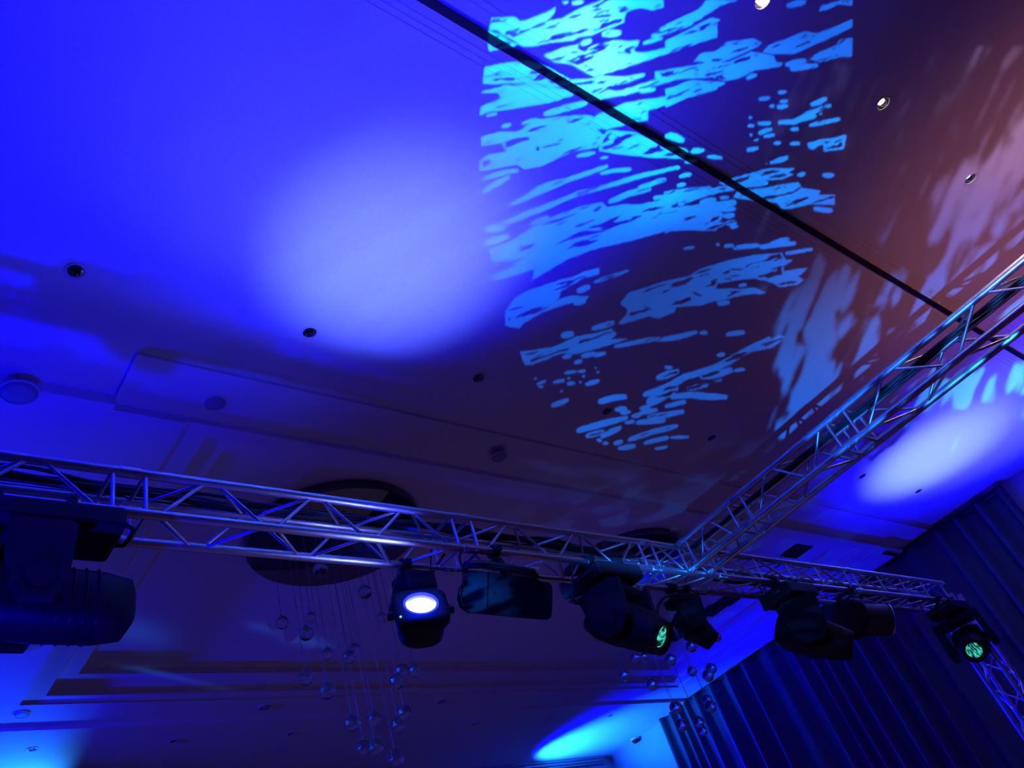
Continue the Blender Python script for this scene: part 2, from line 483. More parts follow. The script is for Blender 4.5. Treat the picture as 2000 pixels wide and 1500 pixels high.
    gobo('projector_soft_pattern', V(0.35, -0.3, -0.3), V(7.4, 1.2, H), 0.85, f2, soft=0.02)
    # weak spill of the pattern over the truss, the lamps and the far ceiling
    def f3(px, py):
        u = px * 0.95 - py * 0.30; v = px * 0.30 + py * 0.95
        m = np.clip((fbm(u / 60, v / 16, 41) - 0.50) * 9, 0, 1)
        reg = np.exp(-((px - 1330) / 260) ** 2 - ((py - 1090) / 130) ** 2) * 0.030 + 0.06 * np.exp(-((px - 840) / 60) ** 2 - ((py - 1165) / 35) ** 2) + 0.018 * np.exp(-((px - 1540) / 120) ** 2 - ((py - 920) / 60) ** 2)
        g = m * reg + 0.5 * np.exp(-((px - 1190) / 110) ** 2 - ((py - 1112 - (px - 1190) * .1) / 11) ** 2)
        for (x, y, sx, sy, a) in SPILL:
            du = (px - x) * 0.97 + (py - y) * 0.22; dv = -(px - x) * 0.22 + (py - y) * 0.97
            g = g + a * np.exp(-(du / sx) ** 2 - (dv / sy) ** 2)
        return np.stack([0.02 * g, g * 0.55, g * 3.4], -1)
    gobo('projector_spill', V(0.3, -0.6, -0.3), V(5.0, 5.0, H), 1.0, f3, n=900, soft=0.01)
build_gobos()

# ---------------------------------------------------------------- materials
def mat(name, col, rough=0.6, metal=0.0, em=None, ems=0.0, bump=None, spec=None, extra=None):
    m = bpy.data.materials.new(name); m.use_nodes = True; nt = m.node_tree; b = nt.nodes['Principled BSDF']
    b.inputs['Base Color'].default_value = (*col, 1); b.inputs['Roughness'].default_value = rough; b.inputs['Metallic'].default_value = metal
    if spec is not None: b.inputs['Specular IOR Level'].default_value = spec
    if em: b.inputs['Emission Color'].default_value = (*em, 1); b.inputs['Emission Strength'].default_value = ems
    if bump:
        sc, st = bump; t = nt.nodes.new('ShaderNodeTexNoise'); t.inputs['Scale'].default_value = sc; t.inputs['Detail'].default_value = 4
        bp = nt.nodes.new('ShaderNodeBump'); bp.inputs['Strength'].default_value = st; bp.inputs['Distance'].default_value = 0.01
        tc = nt.nodes.new('ShaderNodeTexCoord'); nt.links.new(tc.outputs['Object'], t.inputs['Vector'])
        nt.links.new(t.outputs['Fac'], bp.inputs['Height']); nt.links.new(bp.outputs['Normal'], b.inputs['Normal'])
    if extra: extra(nt, b)
    return m
def varied(c1, c2, sc):
    def f(nt, b):
        t = nt.nodes.new('ShaderNodeTexNoise'); t.inputs['Scale'].default_value = sc
        r = nt.nodes.new('ShaderNodeMix'); r.data_type = 'RGBA'; r.inputs[6].default_value = (*c1, 1); r.inputs[7].default_value = (*c2, 1)
        tc = nt.nodes.new('ShaderNodeTexCoord'); nt.links.new(tc.outputs['Object'], t.inputs['Vector'])
        nt.links.new(t.outputs['Fac'], r.inputs[0]); nt.links.new(r.outputs[2], b.inputs['Base Color'])
    return f
M_CEIL = mat('white_plaster', (.8, .8, .8), .85, bump=(60, .05), extra=varied((.8, .8, .8), (.77, .77, .77), 1.3))
M_WALL = mat('painted_wall', (.42, .42, .44), .8, bump=(40, .08), extra=varied((.42, .42, .44), (.37, .37, .39), 2))
M_FLOOR = mat('carpet', (.08, .05, .05), .95, bump=(90, .5), extra=varied((.09, .05, .05), (.04, .03, .04), 8))
M_ALU = mat('aluminium', (.6, .6, .62), .4, 1.0, bump=(160, .04), extra=varied((.62, .62, .64), (.52, .52, .55), 12))
M_BLK = mat('black_plastic', (.012, .012, .013), .55, spec=.25, bump=(220, .15), extra=varied((.013, .013, .015), (.008, .008, .009), 20))
M_BLKM = mat('black_metal', (.02, .02, .022), .38, 0.4, extra=varied((.022, .022, .024), (.012, .012, .013), 25))
M_CABLE = mat('cable_rubber', (.008, .008, .009), .5, extra=varied((.01, .01, .01), (.006, .006, .006), 30))
M_CURT = mat('curtain_cloth', (.08, .08, .10), .85, bump=(400, .2), extra=varied((.085, .085, .105), (.065, .065, .085), 3))
M_DISC = mat('polished_steel', (.15, .15, .17), .03, 1.0, extra=varied((.15, .15, .17), (.13, .13, .15), 2))
M_CHROME = mat('chrome', (.8, .8, .8), .08, 1.0, extra=varied((.8, .8, .8), (.7, .7, .7), 30))
M_RIM = mat('white_metal', (.75, .75, .75), .4, extra=varied((.75, .75, .75), (.7, .7, .7), 30))
M_TRACK = mat('dark_track', (.006, .006, .008), .6, extra=varied((.007, .007, .009), (.004, .004, .005), 9))
M_SPK = mat('speaker_grille', (.45, .45, .47), .7, bump=(500, .6), extra=varied((.45, .45, .47), (.38, .38, .40), 200))
M_WIRE = mat('steel_wire', (.35, .35, .38), .3, 0.9, extra=varied((.36, .36, .39), (.3, .3, .33), 60))
M_DARKW = mat('dark_wood', (.03, .02, .02), .5, extra=varied((.035, .022, .02), (.02, .014, .014), 6))
M_SAFE = mat('grille_gloss', (.06, .065, .07), .4, bump=(350, .3), extra=varied((.022, .024, .028), (.012, .012, .014), 40))
def emat(name, col, st, sc=None):
    m = bpy.data.materials.new(name); m.use_nodes = True; nt = m.node_tree; b = nt.nodes['Principled BSDF']
    b.inputs['Base Color'].default_value = (.02, .02, .02, 1); b.inputs['Roughness'].default_value = .15
    b.inputs['Emission Color'].default_value = (*col, 1); b.inputs['Emission Strength'].default_value = st
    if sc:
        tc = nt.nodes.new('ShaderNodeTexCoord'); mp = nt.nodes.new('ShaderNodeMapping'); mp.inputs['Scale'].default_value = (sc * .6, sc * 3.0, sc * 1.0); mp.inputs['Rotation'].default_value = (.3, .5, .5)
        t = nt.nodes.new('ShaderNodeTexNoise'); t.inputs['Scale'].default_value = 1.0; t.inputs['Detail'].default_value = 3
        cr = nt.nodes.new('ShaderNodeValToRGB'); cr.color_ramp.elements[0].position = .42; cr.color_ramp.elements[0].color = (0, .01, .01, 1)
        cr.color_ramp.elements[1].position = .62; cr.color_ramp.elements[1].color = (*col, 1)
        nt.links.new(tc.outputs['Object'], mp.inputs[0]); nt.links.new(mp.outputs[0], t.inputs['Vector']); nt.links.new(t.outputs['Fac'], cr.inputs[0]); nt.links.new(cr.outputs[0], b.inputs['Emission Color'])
    return m
M_LIT = emat('lit_wash_lens', (.75, .85, 1.0), 9.0)
M_LENS = emat('lens_reflection_glow', (.05, .75, .55), 1.1, 22)  # emission puts the reflected beam pattern into the lens colour
M_WARM = emat('lit_downlight', (1.0, .82, .72), 6.0)
M_WARMX = emat('bright_downlight', (1.0, .75, .75), 60.0)
M_GLOW = emat('blue_glow_ring', (.02, .03, 1.0), 2.2)  # emission paints the blue glow onto the lens ring
M_LED = emat('small_led', (.1, .8, .8), 1.2)
M_SLIT = emat('sliver_glow', (.7, .72, 1.0), 3.0)
M_GLS = bpy.data.materials.new('bubble_glass'); M_GLS.use_nodes = True
def _g():
    nt = M_GLS.node_tree; b = nt.nodes['Principled BSDF']
    b.inputs['Base Color'].default_value = (.95, .96, 1, 1); b.inputs['Roughness'].default_value = .05; b.inputs['IOR'].default_value = 1.45; b.inputs['Transmission Weight'].default_value = 1.0
    t = nt.nodes.new('ShaderNodeTexVoronoi'); t.inputs['Scale'].default_value = 36
    bp = nt.nodes.new('ShaderNodeBump'); bp.inputs['Strength'].default_value = .9; bp.inputs['Distance'].default_value = .008
    tc = nt.nodes.new('ShaderNodeTexCoord'); nt.links.new(tc.outputs['Object'], t.inputs['Vector']); nt.links.new(t.outputs['Distance'], bp.inputs['Height']); nt.links.new(bp.outputs[0], b.inputs['Normal'])
_g()

# ---------------------------------------------------------------- mesh helpers
class MB:
    def __init__(s): s.v = []; s.f = []; s.sm = []
    def add(s, vs, fs, sm=False):
        n = len(s.v); s.v += [tuple(v) for v in vs]; s.f += [tuple(i + n for i in f) for f in fs]; s.sm += [sm] * len(fs); return s
    def box(s, c, d, M=None, bev=0.0):
        hx, hy, hz = d[0] / 2, d[1] / 2, d[2] / 2; c = Vector(c)
        if bev <= 0:
            vs = [Vector((x, y, z)) for z in (-hz, hz) for y in (-hy, hy) for x in (-hx, hx)]
            fs = [(0, 2, 3, 1), (4, 5, 7, 6), (0, 1, 5, 4), (2, 6, 7, 3), (0, 4, 6, 2), (1, 3, 7, 5)]
        else:
            bm = bmesh.new(); bmesh.ops.create_cube(bm, size=1.0)
            for v in bm.verts: v.co = Vector((v.co.x * d[0], v.co.y * d[1], v.co.z * d[2]))
            bmesh.ops.bevel(bm, geom=bm.edges[:], offset=bev, segments=3, affect='EDGES', profile=.5)
            bm.verts.index_update(); vs = [v.co.copy() for v in bm.verts]; fs = [tuple(v.index for v in f.verts) for f in bm.faces]; bm.free()
        if M: vs = [M @ v for v in vs]
        return s.add([v + c for v in vs], fs)
    def tube(s, p, q, r, n=10, r2=None, caps=True):
        p = Vector(p); q = Vector(q); d = q - p
        if d.length < 1e-6: return s
        R = d.to_track_quat('Z', 'Y').to_matrix(); r2 = r if r2 is None else r2
        a = [p + R @ Vector((math.cos(t) * r, math.sin(t) * r, 0)) for t in [2 * math.pi * i / n for i in range(n)]]
        b = [q + R @ Vector((math.cos(t) * r2, math.sin(t) * r2, 0)) for t in [2 * math.pi * i / n for i in range(n)]]
        s.add(a + b, [(i, (i + 1) % n, n + (i + 1) % n, n + i) for i in range(n)], True)
        if caps: s.add(a, [tuple(range(n - 1, -1, -1))]); s.add(b, [tuple(range(n))])
        return s
    def path(s, pts, r, n=8):
        pts = [Vector(p) for p in pts]; vs = []; N = len(pts)
        for i, p in enumerate(pts):
            d = (pts[min(i + 1, N - 1)] - pts[max(i - 1, 0)])
            R = d.to_track_quat('Z', 'Y').to_matrix()
            vs += [p + R @ Vector((math.cos(2 * math.pi * k / n) * r, math.sin(2 * math.pi * k / n) * r, 0)) for k in range(n)]
        fs = []
        for i in range(N - 1):
            fs += [(i * n + k, i * n + (k + 1) % n, (i + 1) * n + (k + 1) % n, (i + 1) * n + k) for k in range(n)]
        fs += [tuple(range(n - 1, -1, -1)), tuple((N - 1) * n + k for k in range(n))]
        return s.add(vs, fs, True)
    def lathe(s, prof, n=32, M=None, sq=None, o=(0, 0, 0), caps=True):
        """prof: (r, z) or (rx, ry, z, e); e>2 squarer section."""
        vs = []; o = Vector(o)
        for p in prof:
            if len(p) == 2: rx = ry = p[0]; z = p[1]; e = 2.0
            else: rx, ry, z, e = p
            for i in range(n):
                t = 2 * math.pi * i / n; c, sn = math.cos(t), math.sin(t)
                x = rx * math.copysign(abs(c) ** (2 / e), c); y = ry * math.copysign(abs(sn) ** (2 / e), sn)
                vs.append(Vector((x, y, z)))
        if M: vs = [M @ v for v in vs]
        vs = [v + o for v in vs]; fs = []
        for k in range(len(prof) - 1):
            fs += [(k * n + i, k * n + (i + 1) % n, (k + 1) * n + (i + 1) % n, (k + 1) * n + i) for i in range(n)]
        s.add(vs, fs, True)
        if caps:
            m = len(prof); s.add(vs[:n], [tuple(range(n - 1, -1, -1))]); s.add(vs[-n:], [tuple(range(n))])
        return s
    def prism(s, pts, a, b, M=None, o=(0, 0, 0)):
        """polygon pts in local XZ, extruded along Y from a to b"""
        n = len(pts); vs = [Vector((x, a, z)) for x, z in pts] + [Vector((x, b, z)) for x, z in pts]
        if M: vs = [M @ v for v in vs]
        vs = [v + Vector(o) for v in vs]
        return s.add(vs, [tuple(range(n)), tuple(range(2 * n - 1, n - 1, -1))] + [(i, n + i, n + (i + 1) % n, (i + 1) % n) for i in range(n)])
    def build(s, name, m, parent=None, loc=None, fix=True):
        me = bpy.data.meshes.new(name); me.from_pydata(s.v, [], s.f); me.materials.append(m)
        me.polygons.foreach_set('use_smooth', s.sm)
        if fix:
            bm = bmesh.new(); bm.from_mesh(me); bmesh.ops.recalc_face_normals(bm, faces=bm.faces); bm.to_mesh(me); bm.free()
        me.update(); o = bpy.data.objects.new(name, me); COL.objects.link(o)
        if parent: o.parent = parent
        if loc is not None: o.location = loc
        return o
def tag(o, label, cat, group=None):
    o['label'] = label; o['category'] = cat
    if group: o['group'] = group
    return o
def thing(name, label, cat, loc=(0, 0, 0), group=None, rot=None):
    o = bpy.data.objects.new(name, None); COL.objects.link(o); o.location = loc; o.empty_display_size = .1
    if rot is not None: o.rotation_euler = rot
    return tag(o, label, cat, group)
def struct(o): o['kind'] = 'structure'; return o

# ---------------------------------------------------------------- the room
zm, zstrip, zlow, zframe, zmid, ztop = H, .994 * H, .98 * H, .984 * H, .997 * H, 1.014 * H
XW = 3.15 * zlow; YF = 2.88 * zlow
XN, YN = -7.0, -7.0
TOPZ = 1.12 * H
def slab(mb, x0, x1, y0, y1, z): mb.box(((x0 + x1) / 2, (y0 + y1) / 2, (z + TOPZ) / 2 + EYE), (x1 - x0, y1 - y0, TOPZ - z))
def cut(o, cyls):
    """cut round recesses (x, y, z, r, depth) into a slab"""
    c = MB()
    for x, y, z, r, d in cyls: c.tube((x, y, z + EYE - .05), (x, y, z + EYE + d), r, 32)
    co = c.build('cutter', M_RIM)
    md = o.modifiers.new('b', 'BOOLEAN'); md.object = co; md.operation = 'DIFFERENCE'; md.solver = 'EXACT'
    dg = bpy.context.evaluated_depsgraph_get(); me = bpy.data.meshes.new_from_object(o.evaluated_get(dg)); o.modifiers.clear(); o.data = me
    bpy.data.objects.remove(co)
XS = .312 * H
YA, YB, YS = 1.041 * H, 1.055 * H, .936 * H
m = MB(); slab(m, XN, XW + .25, YN, YS, zm); main = m.build('ceiling', M_CEIL); struct(main)
near_row = [(.188, .810), (.544, .807), (.899, .806), (1.252, .801), (1.619, .796), (1.978, .79), (2.337, .785), (2.696, .782)]
lit_row = [(.852, .012), (1.199, .011), (1.544, .011)]
far_row = [(.528, 2.4), (.890, 2.40), (1.251, 2.395), (1.986, 2.40), (2.355, 2.397), (2.708, 2.391)]
cut(main, [(a * H, b * H, zm, .052, .09) for a, b in near_row + lit_row])
m = MB(); slab(m, XN, XS, YS, YA, zm); struct(m.build('ceiling', M_CEIL))
m = MB(); slab(m, XS, XW + .25, YS, YB, zstrip); struct(m.build('trim_1', M_CEIL))
X0, X1, X2, X3, X4, X5 = .431 * H, .477 * H, .525 * H, 2.69 * H, 2.80 * H, 2.86 * H
Y1, Y2, Y3, Y4, Y5, YST = 1.087 * H, 1.127 * H, 1.996 * H, 2.080 * H, 2.117 * H, 2.286 * zlow
m = MB(); slab(m, XN, XS, YA, Y5, zlow - .006); struct(m.build('ceiling', M_CEIL))
m = MB(); slab(m, XS, X0, YB, Y5, zlow); slab(m, X5, XW + .25, YB, Y5, zlow); slab(m, XN, XW + .25, Y5, YST, zlow); struct(m.build('ceiling', M_CEIL))
m = MB(); slab(m, X0, X1, YB, Y5, zframe); slab(m, X4, X5, YB, Y5, zframe); slab(m, X1, X4, YB, Y1, zframe); slab(m, X1, X4, Y4, Y5, zframe); struct(m.build('trim_2', M_CEIL))
m = MB(); slab(m, X1, X2, Y1, Y4, zmid); slab(m, X3, X4, Y1, Y4, zmid); slab(m, X2, X3, Y1, Y2, zmid); slab(m, X2, X3, Y3, Y4, zmid); struct(m.build('trim_3', M_CEIL))
m = MB(); slab(m, X2, X3, Y2, Y3, ztop); struct(m.build('ceiling', M_CEIL))
m = MB(); slab(m, XN, XW + .25, YST, YF + .3, zlow - .035); far = m.build('ceiling', M_CEIL); struct(far)
ZFAR = zlow - .035
cut(far, [(a * zlow, b * zlow, ZFAR, .048, .08) for a, b in far_row])
struct(MB().box((XW + .12, 2.75, .5 * TOPZ - .8 + EYE), (.24, 19.5, TOPZ + 1.6)).build('wall_right', M_WALL))
struct(MB().box((3.3, YF + .12, .5 * TOPZ - .8 + EYE), (20.6, .24, TOPZ + 1.6)).build('wall_back', M_WALL))
struct(MB().box((3.3, 2.75, -.05), (20.8, 19.6, .1)).build('floor', M_FLOOR))
# stacked cornice lines where the far wall meets the ceiling
cm = MB()
for i in range(3): cm.box((3.2, YF - .035 - .02 * (2 - i), ZFAR + EYE - .02 - i * .045), (20.2, .07 + .04 * (2 - i), .035))
struct(cm.build('trim_4', M_WALL))
struct(MB().box((12.25, YF - .05, 1.55 + EYE), (1.9, .10, 5.0)).build('door_1', M_DARKW))

# curtain: folded cloth hanging along the right wall
def curtain():
    y0, y1 = .655 * zlow + .02, 2.477 * zlow
    zt = zlow - .03; zb = -EYE + .03
    ys = np.linspace(y0, y1, 620); rnd = random.Random(4)
    ph = 0.0; xs = []
    per = .25
    for i, y in enumerate(ys):
        per = .40 + .12 * math.sin(y * 1.7) + .09 * math.sin(y * 4.1 + 1)
        ph += (ys[1] - ys[0]) / per * 2 * math.pi
        a = .10 + .035 * math.sin(y * 2.3 + .6)
        w = 2 * ((1 + math.sin(ph)) / 2) ** 1.9 - 1
        xs.append((-w * a, ph))
    vs = []; fs = []; rows = [0, .02, .3, .6, 1.0]
    for k, t in enumerate(rows):
        z = zt + (zb - zt) * t
        for i, y in enumerate(ys):
            dx = xs[i][0] * (.72 + .28 * min(1, t * 3)) + .02 * math.sin(y * 9 + t * 5) * t
            vs.append((XW - .20 + dx, y + .03 * math.sin(t * 4 + y * 3) * t, z + EYE))
    n = len(ys)
    for k in range(len(rows) - 1): fs += [(k * n + i, k * n + i + 1, (k + 1) * n + i + 1, (k + 1) * n + i) for i in range(n - 1)]
    mb = MB(); mb.add(vs, fs, True); root = thing('curtain', 'dark pleated floor-length curtain hanging along the right wall', 'curtain', (0, 0, 0))
    o = mb.build('drape', M_CURT, root, fix=False)
    sd = o.modifiers.new('s', 'SOLIDIFY'); sd.thickness = .006
    MB().box((XW - .2, (y0 + y1) / 2, zt + .03 + EYE), (.05, y1 - y0, .04)).build('curtain_rail', M_TRACK, root)
curtain()
# ---------------------------------------------------------------- ceiling fittings
def downlight(x, y, z, r, label, group, lit=None):
    t = thing('recessed_downlight', label, 'downlight', (x, y, z + EYE), group)
    MB().lathe([(r * .98, .004), (r * 1.22, .001), (r * 1.24, -.004), (r * 1.05, -.007), (r * .94, -.002), (r * .96, .004)], 32, caps=False).build('trim_ring', M_RIM, t)
    MB().lathe([(r * .97, .0), (r * .93, .02), (r * .72, .05), (r * .5, .07), (r * .01, .072)], 24, caps=False).build('reflector', M_CHROME, t)
    MB().lathe([(.004, .038), (r * .34, .041), (r * .40, .05), (r * .3, .066)], 20).build('bulb', lit or M_BLKM, t)
    return t
NRL = ['unlit recessed downlight at far left, alone in the brightest blue ceiling', 'unlit downlight below the pale violet light pool', 'unlit downlight right of the violet pool, left of the streak pattern',
       'unlit downlight among the lowest blue streaks', 'small unlit downlight between the streak pattern and the slanting truss', None,
       'tiny unlit downlight left of the right-hand blue light pool', 'tiny unlit downlight below the right-hand blue light pool']
for (a, b_), lb in zip(near_row, NRL):
    if lb: downlight(a * H, b_ * H, H, .052, lb, 'unlit downlights across the main ceiling')
for (a, b_), lb, mm in zip(lit_row, ['glaring warm downlight at the top edge over the streak pattern', 'lit warm downlight in the brown ceiling area right of the pattern', 'lit warm downlight in the mauve glow near the right edge'], (M_WARMX, M_WARM, M_WARM)):
    downlight(a * H, b_ * H, H, .052, lb, 'lit downlights', mm)
    spot('downlight_lamp', V(a * H, b_ * H, H - .01), V(a * H, b_ * H, 0), 55, (1, .62, .45), 110, .8, .03)
FRL = ['far ceiling downlight with bright ring in the cyan pool at lower left', 'far ceiling downlight beside the edge of the lower left blue pool', 'far ceiling downlight left of the hanging glass balls', 'far ceiling downlight right of the hanging glass balls',
       'far ceiling downlight at the upper edge of the cyan beam', 'far ceiling downlight inside the cyan beam near the curtain']
for (a, b_), lb in zip(far_row, FRL): downlight(a * zlow, b_ * zlow, ZFAR, .048, lb, 'downlights in the far ceiling strip')
def ceiling_speaker(px, py, z, r, label):
    p = atz(px, py, z); t = thing('ceiling_speaker', label, 'speaker', p, 'round flush ceiling speakers')
    MB().lathe([(r, 0), (r, -.006), (r * .93, -.009), (r * .9, -.004)], 36, caps=False).build('rim', M_RIM, t)
    MB().lathe([(r * .92, -.001), (r * .92, -.006), (r * .5, -.0075), (.002, -.008)], 36, caps=True).build('grille', M_SPK, t)
ceiling_speaker(37, 766, zlow - .006, .125, 'large round ceiling speaker just under the step at the left edge')
ceiling_speaker(420, 787, zstrip, .085, 'round flush speaker in the ceiling strip with lattice shadows')
ceiling_speaker(975, 892, zlow, .085, 'round flush speaker above the truss in the dark ceiling centre')
ceiling_speaker(42, 1395, zlow, .085, 'round flush speaker in the bright blue strip at lower left')
ceiling_speaker(518, 1381, zlow, .085, 'round flush speaker left of the ball cluster below the tray')
ceiling_speaker(862, 1370, zlow, .075, 'round flush speaker right of the ball cluster below the tray')
ceiling_speaker(28, 1268, zlow - .006, .075, 'round flush speaker just below the largest moving head')
ceiling_speaker(1610, 1163, zlow, .06, 'small round flush speaker between tray corner and curtain')
def vent(px, py, z, sx, sy, label, dark=True):
    p = atz(px, py, z); t = thing('air_vent', label, 'vent', p)
    MB().box((0, 0, -.004), (sx, sy, .008)).build('backing', M_TRACK if dark else M_RIM, t)
    f = MB()
    f.box((-sx / 2, 0, -.01), (.012, sy + .012, .012)).box((sx / 2, 0, -.01), (.012, sy + .012, .012)).box((0, -sy / 2, -.01), (sx, .012, .012)).box((0, sy / 2, -.01), (sx, .012, .012))
    n = max(2, int(sy / .05))
    for i in range(1, n): f.box((0, -sy / 2 + sy * i / n, -.01), (sx, .006, .010), Matrix.Rotation(.5, 3, 'X'))
    f.build('louvre_frame', M_BLKM if dark else M_RIM, t)
vent(1556, 1075, ztop, .42, .34, 'dark square air vent at the right end of the tray, above the truss')
vent(1424, 1170, ztop, .42, .34, 'dark square air vent seen under the truss beside the tray step')
vent(1389, 1192, ztop, .42, .30, 'dark square air vent just right of the small moving head')
vent(1313, 1242, ztop, .5, .30, 'dark square air vent below the small moving head')
vent(1738, 1081, zlow, .42, .05, 'thin dark slot vent between the tray and the curtain top')
vent(1433, 1308, zlow, .16, .95, 'long pale vent along the ceiling edge over the curtain', False)
# partition track in the main ceiling
t = thing('partition_track', 'black ceiling track running diagonally across the upper picture', 'track', (0, 0, 0))
yt = .2475 * H
MB().box((3.3, yt, H - .012 + EYE), (20.2, .046, .024)).build('rail', M_TRACK, t)
for dy in (-.155, -.115, .085, .125, .165): MB().box((3.3, yt + dy, H - .002 + EYE), (20.2, .005, .004)).build('edge_strip', M_RIM, t)
# dome camera on the right wall
p = atx(1240, 1443, XW - .10); t = thing('dome_camera', 'round white dome camera at the top of the blue far wall corner', 'camera', p)
MB().lathe([(.09, .06), (.095, .0), (.085, -.02)], 28).build('housing', M_RIM, t)
MB().lathe([(.08, -.021), (.072, -.05), (.045, -.08), (.004, -.092)], 28).build('dome', M_BLK, t)
MB().box((.07, 0, .045), (.12, .06, .03)).build('bracket', M_RIM, t)
# glowing wedge put in for a bright sliver between the curtain folds
a = atx(1626, 1284, XW - .06); b_ = atx(1636, 1284, XW - .06); c = atx(1645, 1316, XW - .06)
mb = MB(); d = Vector((.01, 0, 0)); mb.add([a, b_, c, a + d, b_ + d, c + d], [(0, 1, 2), (5, 4, 3), (0, 3, 4, 1), (1, 4, 5, 2), (2, 5, 3, 0)])

# ---------------------------------------------------------------- chandeliers of hanging glass balls
def chandelier(cx, cy, r, balls, zt, label, rad, nw):
    t = thing('ball_chandelier', label, 'chandelier', (cx, cy, ztop + EYE), 'glass ball chandeliers'); o = Vector(t.location)
    MB().lathe([(r * .99, 0), (r, -.01), (r, -zt + .01), (r * .992, -zt), (.002, -zt - .001)], 96, caps=False).build('canopy', M_DISC, t)
    rnd = random.Random(int(cx * 100))
    zb = ztop - zt
    for px, py, dia in balls:
        best = None
        for k in range(60):
            tt = 4 + k * .12; q = ray(px, py) * tt
            if q.z > zb - .15: break
            e = math.hypot(q.x - cx, q.y - cy)
            if best is None or e < best[0]: best = (e, tt)
        want = rad * 1583 * 2 / dia
        tt = best[1]; q0 = ray(px, py) * tt
        lim = r * .92
        cand = []
        for k in range(-30, 31):
            q = ray(px, py) * (tt + k * .04)
            if math.hypot(q.x - cx, q.y - cy) < lim and q.z < zb - .15: cand.append((abs(q.length - want), k))
        q = ray(px, py) * (tt + (min(cand)[1] if cand else 0) * .04)
        loc = V(*q) - o
        g = MB(); bm = bmesh.new(); bmesh.ops.create_icosphere(bm, subdivisions=4, radius=dia * q.length / 1583 / 2)
        g.add([v.co.copy() for v in bm.verts], [tuple(v.index for v in f.verts) for f in bm.faces], True); bm.free()
        g.build('glass_ball', M_GLS, t, loc, fix=False)
        rr = dia * q.length / 1583 / 2
        MB().tube((loc.x, loc.y, -zt), (loc.x, loc.y, loc.z + rr), .0028, 6).tube((loc.x, loc.y, loc.z + rr - .004), (loc.x, loc.y, loc.z + rr + .018), .008, 8).build('wire', M_WIRE, t)
B1 = [(626, 1112, 28), (713, 1157, 26), (746, 1206, 19), (551, 1216, 24), (607, 1206, 20), (598, 1237, 27), (640, 1277, 23), (691, 1268, 22), (681, 1283, 25), (806, 1249, 20), (785, 1310, 25), (811, 1310, 25),
      (775, 1331, 28), (598, 1324, 27), (639, 1350, 29), (688, 1413, 29), (731, 1403, 25), (790, 1391, 26), (778, 1415, 27), (711, 1459, 27), (733, 1459, 29), (773, 1480, 30)]
B2 = [(1242, 1286, 20), (1258, 1284, 17), (1220, 1319, 20), (1310, 1289, 21), (1274, 1337, 21), (1350, 1263, 20), (1399, 1244, 18), (1352, 1311, 18), (1389, 1306, 20), (1383, 1320, 21), (1320, 1382, 23), (1381, 1367, 19), (1388, 1380, 21), (1331, 1416, 21), (1365, 1410, 20), (1372, 1427, 18)]
chandelier(3.86, 5.98, .86, B1, .10, 'chandelier of clear glass balls under a dark polished disc, left', .065, 0)
chandelier(8.05, 6.02, .86, B2, .10, 'second glass ball chandelier, behind the moving head with green lens', .065, 0)

# ---------------------------------------------------------------- trusses
z0, sd, y0 = 2.45, .235, 3.3075
CR, BR = .025, .0095
def truss(name, o, u, v, w, L, style, label, n=6, flip=False, skip_end=False):
    o, u, v, w = Vector(o), Vector(u), Vector(v), Vector(w)
    t = thing(name, label, 'truss', V(*o), 'aluminium box truss sections')
    P = lambda a, b, c: u * a + v * b + w * c
    cs = [(0, 0), (sd, 0), (sd, sd), (0, sd)]
    for b, c in cs: MB().tube(P(.012, b, c), P(L - .012, b, c), CR, 16).build('chord', M_ALU, t)
    for b, c in cs:
        for a, s in ((0, 1), (L, -1)): MB().tube(P(a, b, c), P(a + s * .05, b, c), CR * 1.16, 14).tube(P(a + s * .03, b, c) - (v + w) * .034, P(a + s * .03, b, c) + (v + w) * .034, .006, 8).build('coupler', M_ALU, t)
    faces = [((0, 0), (0, sd)), ((0, 0), (sd, 0)), ((sd, 0), (sd, sd)), ((0, sd), (sd, sd))]
    e = .075
    for k, (p, q) in enumerate(faces):
        if k in (0, 1) or style == 'W' or k == 3:
            for a in (e, L - e): MB().tube(P(a, *p), P(a, *q), BR * 1.2, 10).build('end_brace', M_ALU, t)
        st = (L - 2 * e - .06) / n
        for i in range(n):
            a0 = e + .03 + st * i + .03; a1 = e + .03 + st * (i + 1) - .03
            lo = (i % 2 == 0) ^ (k in (2, 3)) ^ flip
            if style == 'N':
                MB().tube(P(a0, *q), P(a1, *p), BR, 8).build('brace', M_ALU, t)
                if i < n - 1: MB().tube(P(a1 + .03, *q), P(a1 + .03, *p), BR * 1.1, 8).build('brace', M_ALU, t)
            else:
                MB().tube(P(a0, *(p if lo else q)), P(a1, *(q if lo else p)), BR, 8).build('brace', M_ALU, t)
    return t
X_, Y_, Z_ = (1, 0, 0), (0, 1, 0), (0, 0, 1)
truss('box_truss', (-.94, y0, z0), X_, Y_, Z_, 2.0, 'W', 'main truss section at the left picture edge carrying the largest moving head')
truss('box_truss', (1.06, y0, z0), X_, Y_, Z_, 2.0, 'W', 'bright blue main truss section passing in front of the dark disc')
truss('box_truss', (3.06, y0, z0), X_, Y_, Z_, 1.75, 'W', 'main truss section carrying the boxy loudspeaker', n=5)
truss('box_truss', (5.62, y0, z0), X_, Y_, Z_, 2.2, 'N', 'main truss section right of the truss crossing', n=4)
truss('box_truss', (7.82, y0, z0), X_, Y_, Z_, 2.15, 'N', 'rightmost main truss section ending at the tower', n=4)
truss('truss_crossing', (4.81, y0, z0), X_, Y_, Z_, .81, 'N', 'short crossing block where both trusses meet', n=2)
xt = 5.19
truss('box_truss', (xt, y0 - .035, z0), (0, -1, 0), X_, Z_, .62, 'W', 'short slanting truss stub at the crossing', n=2)
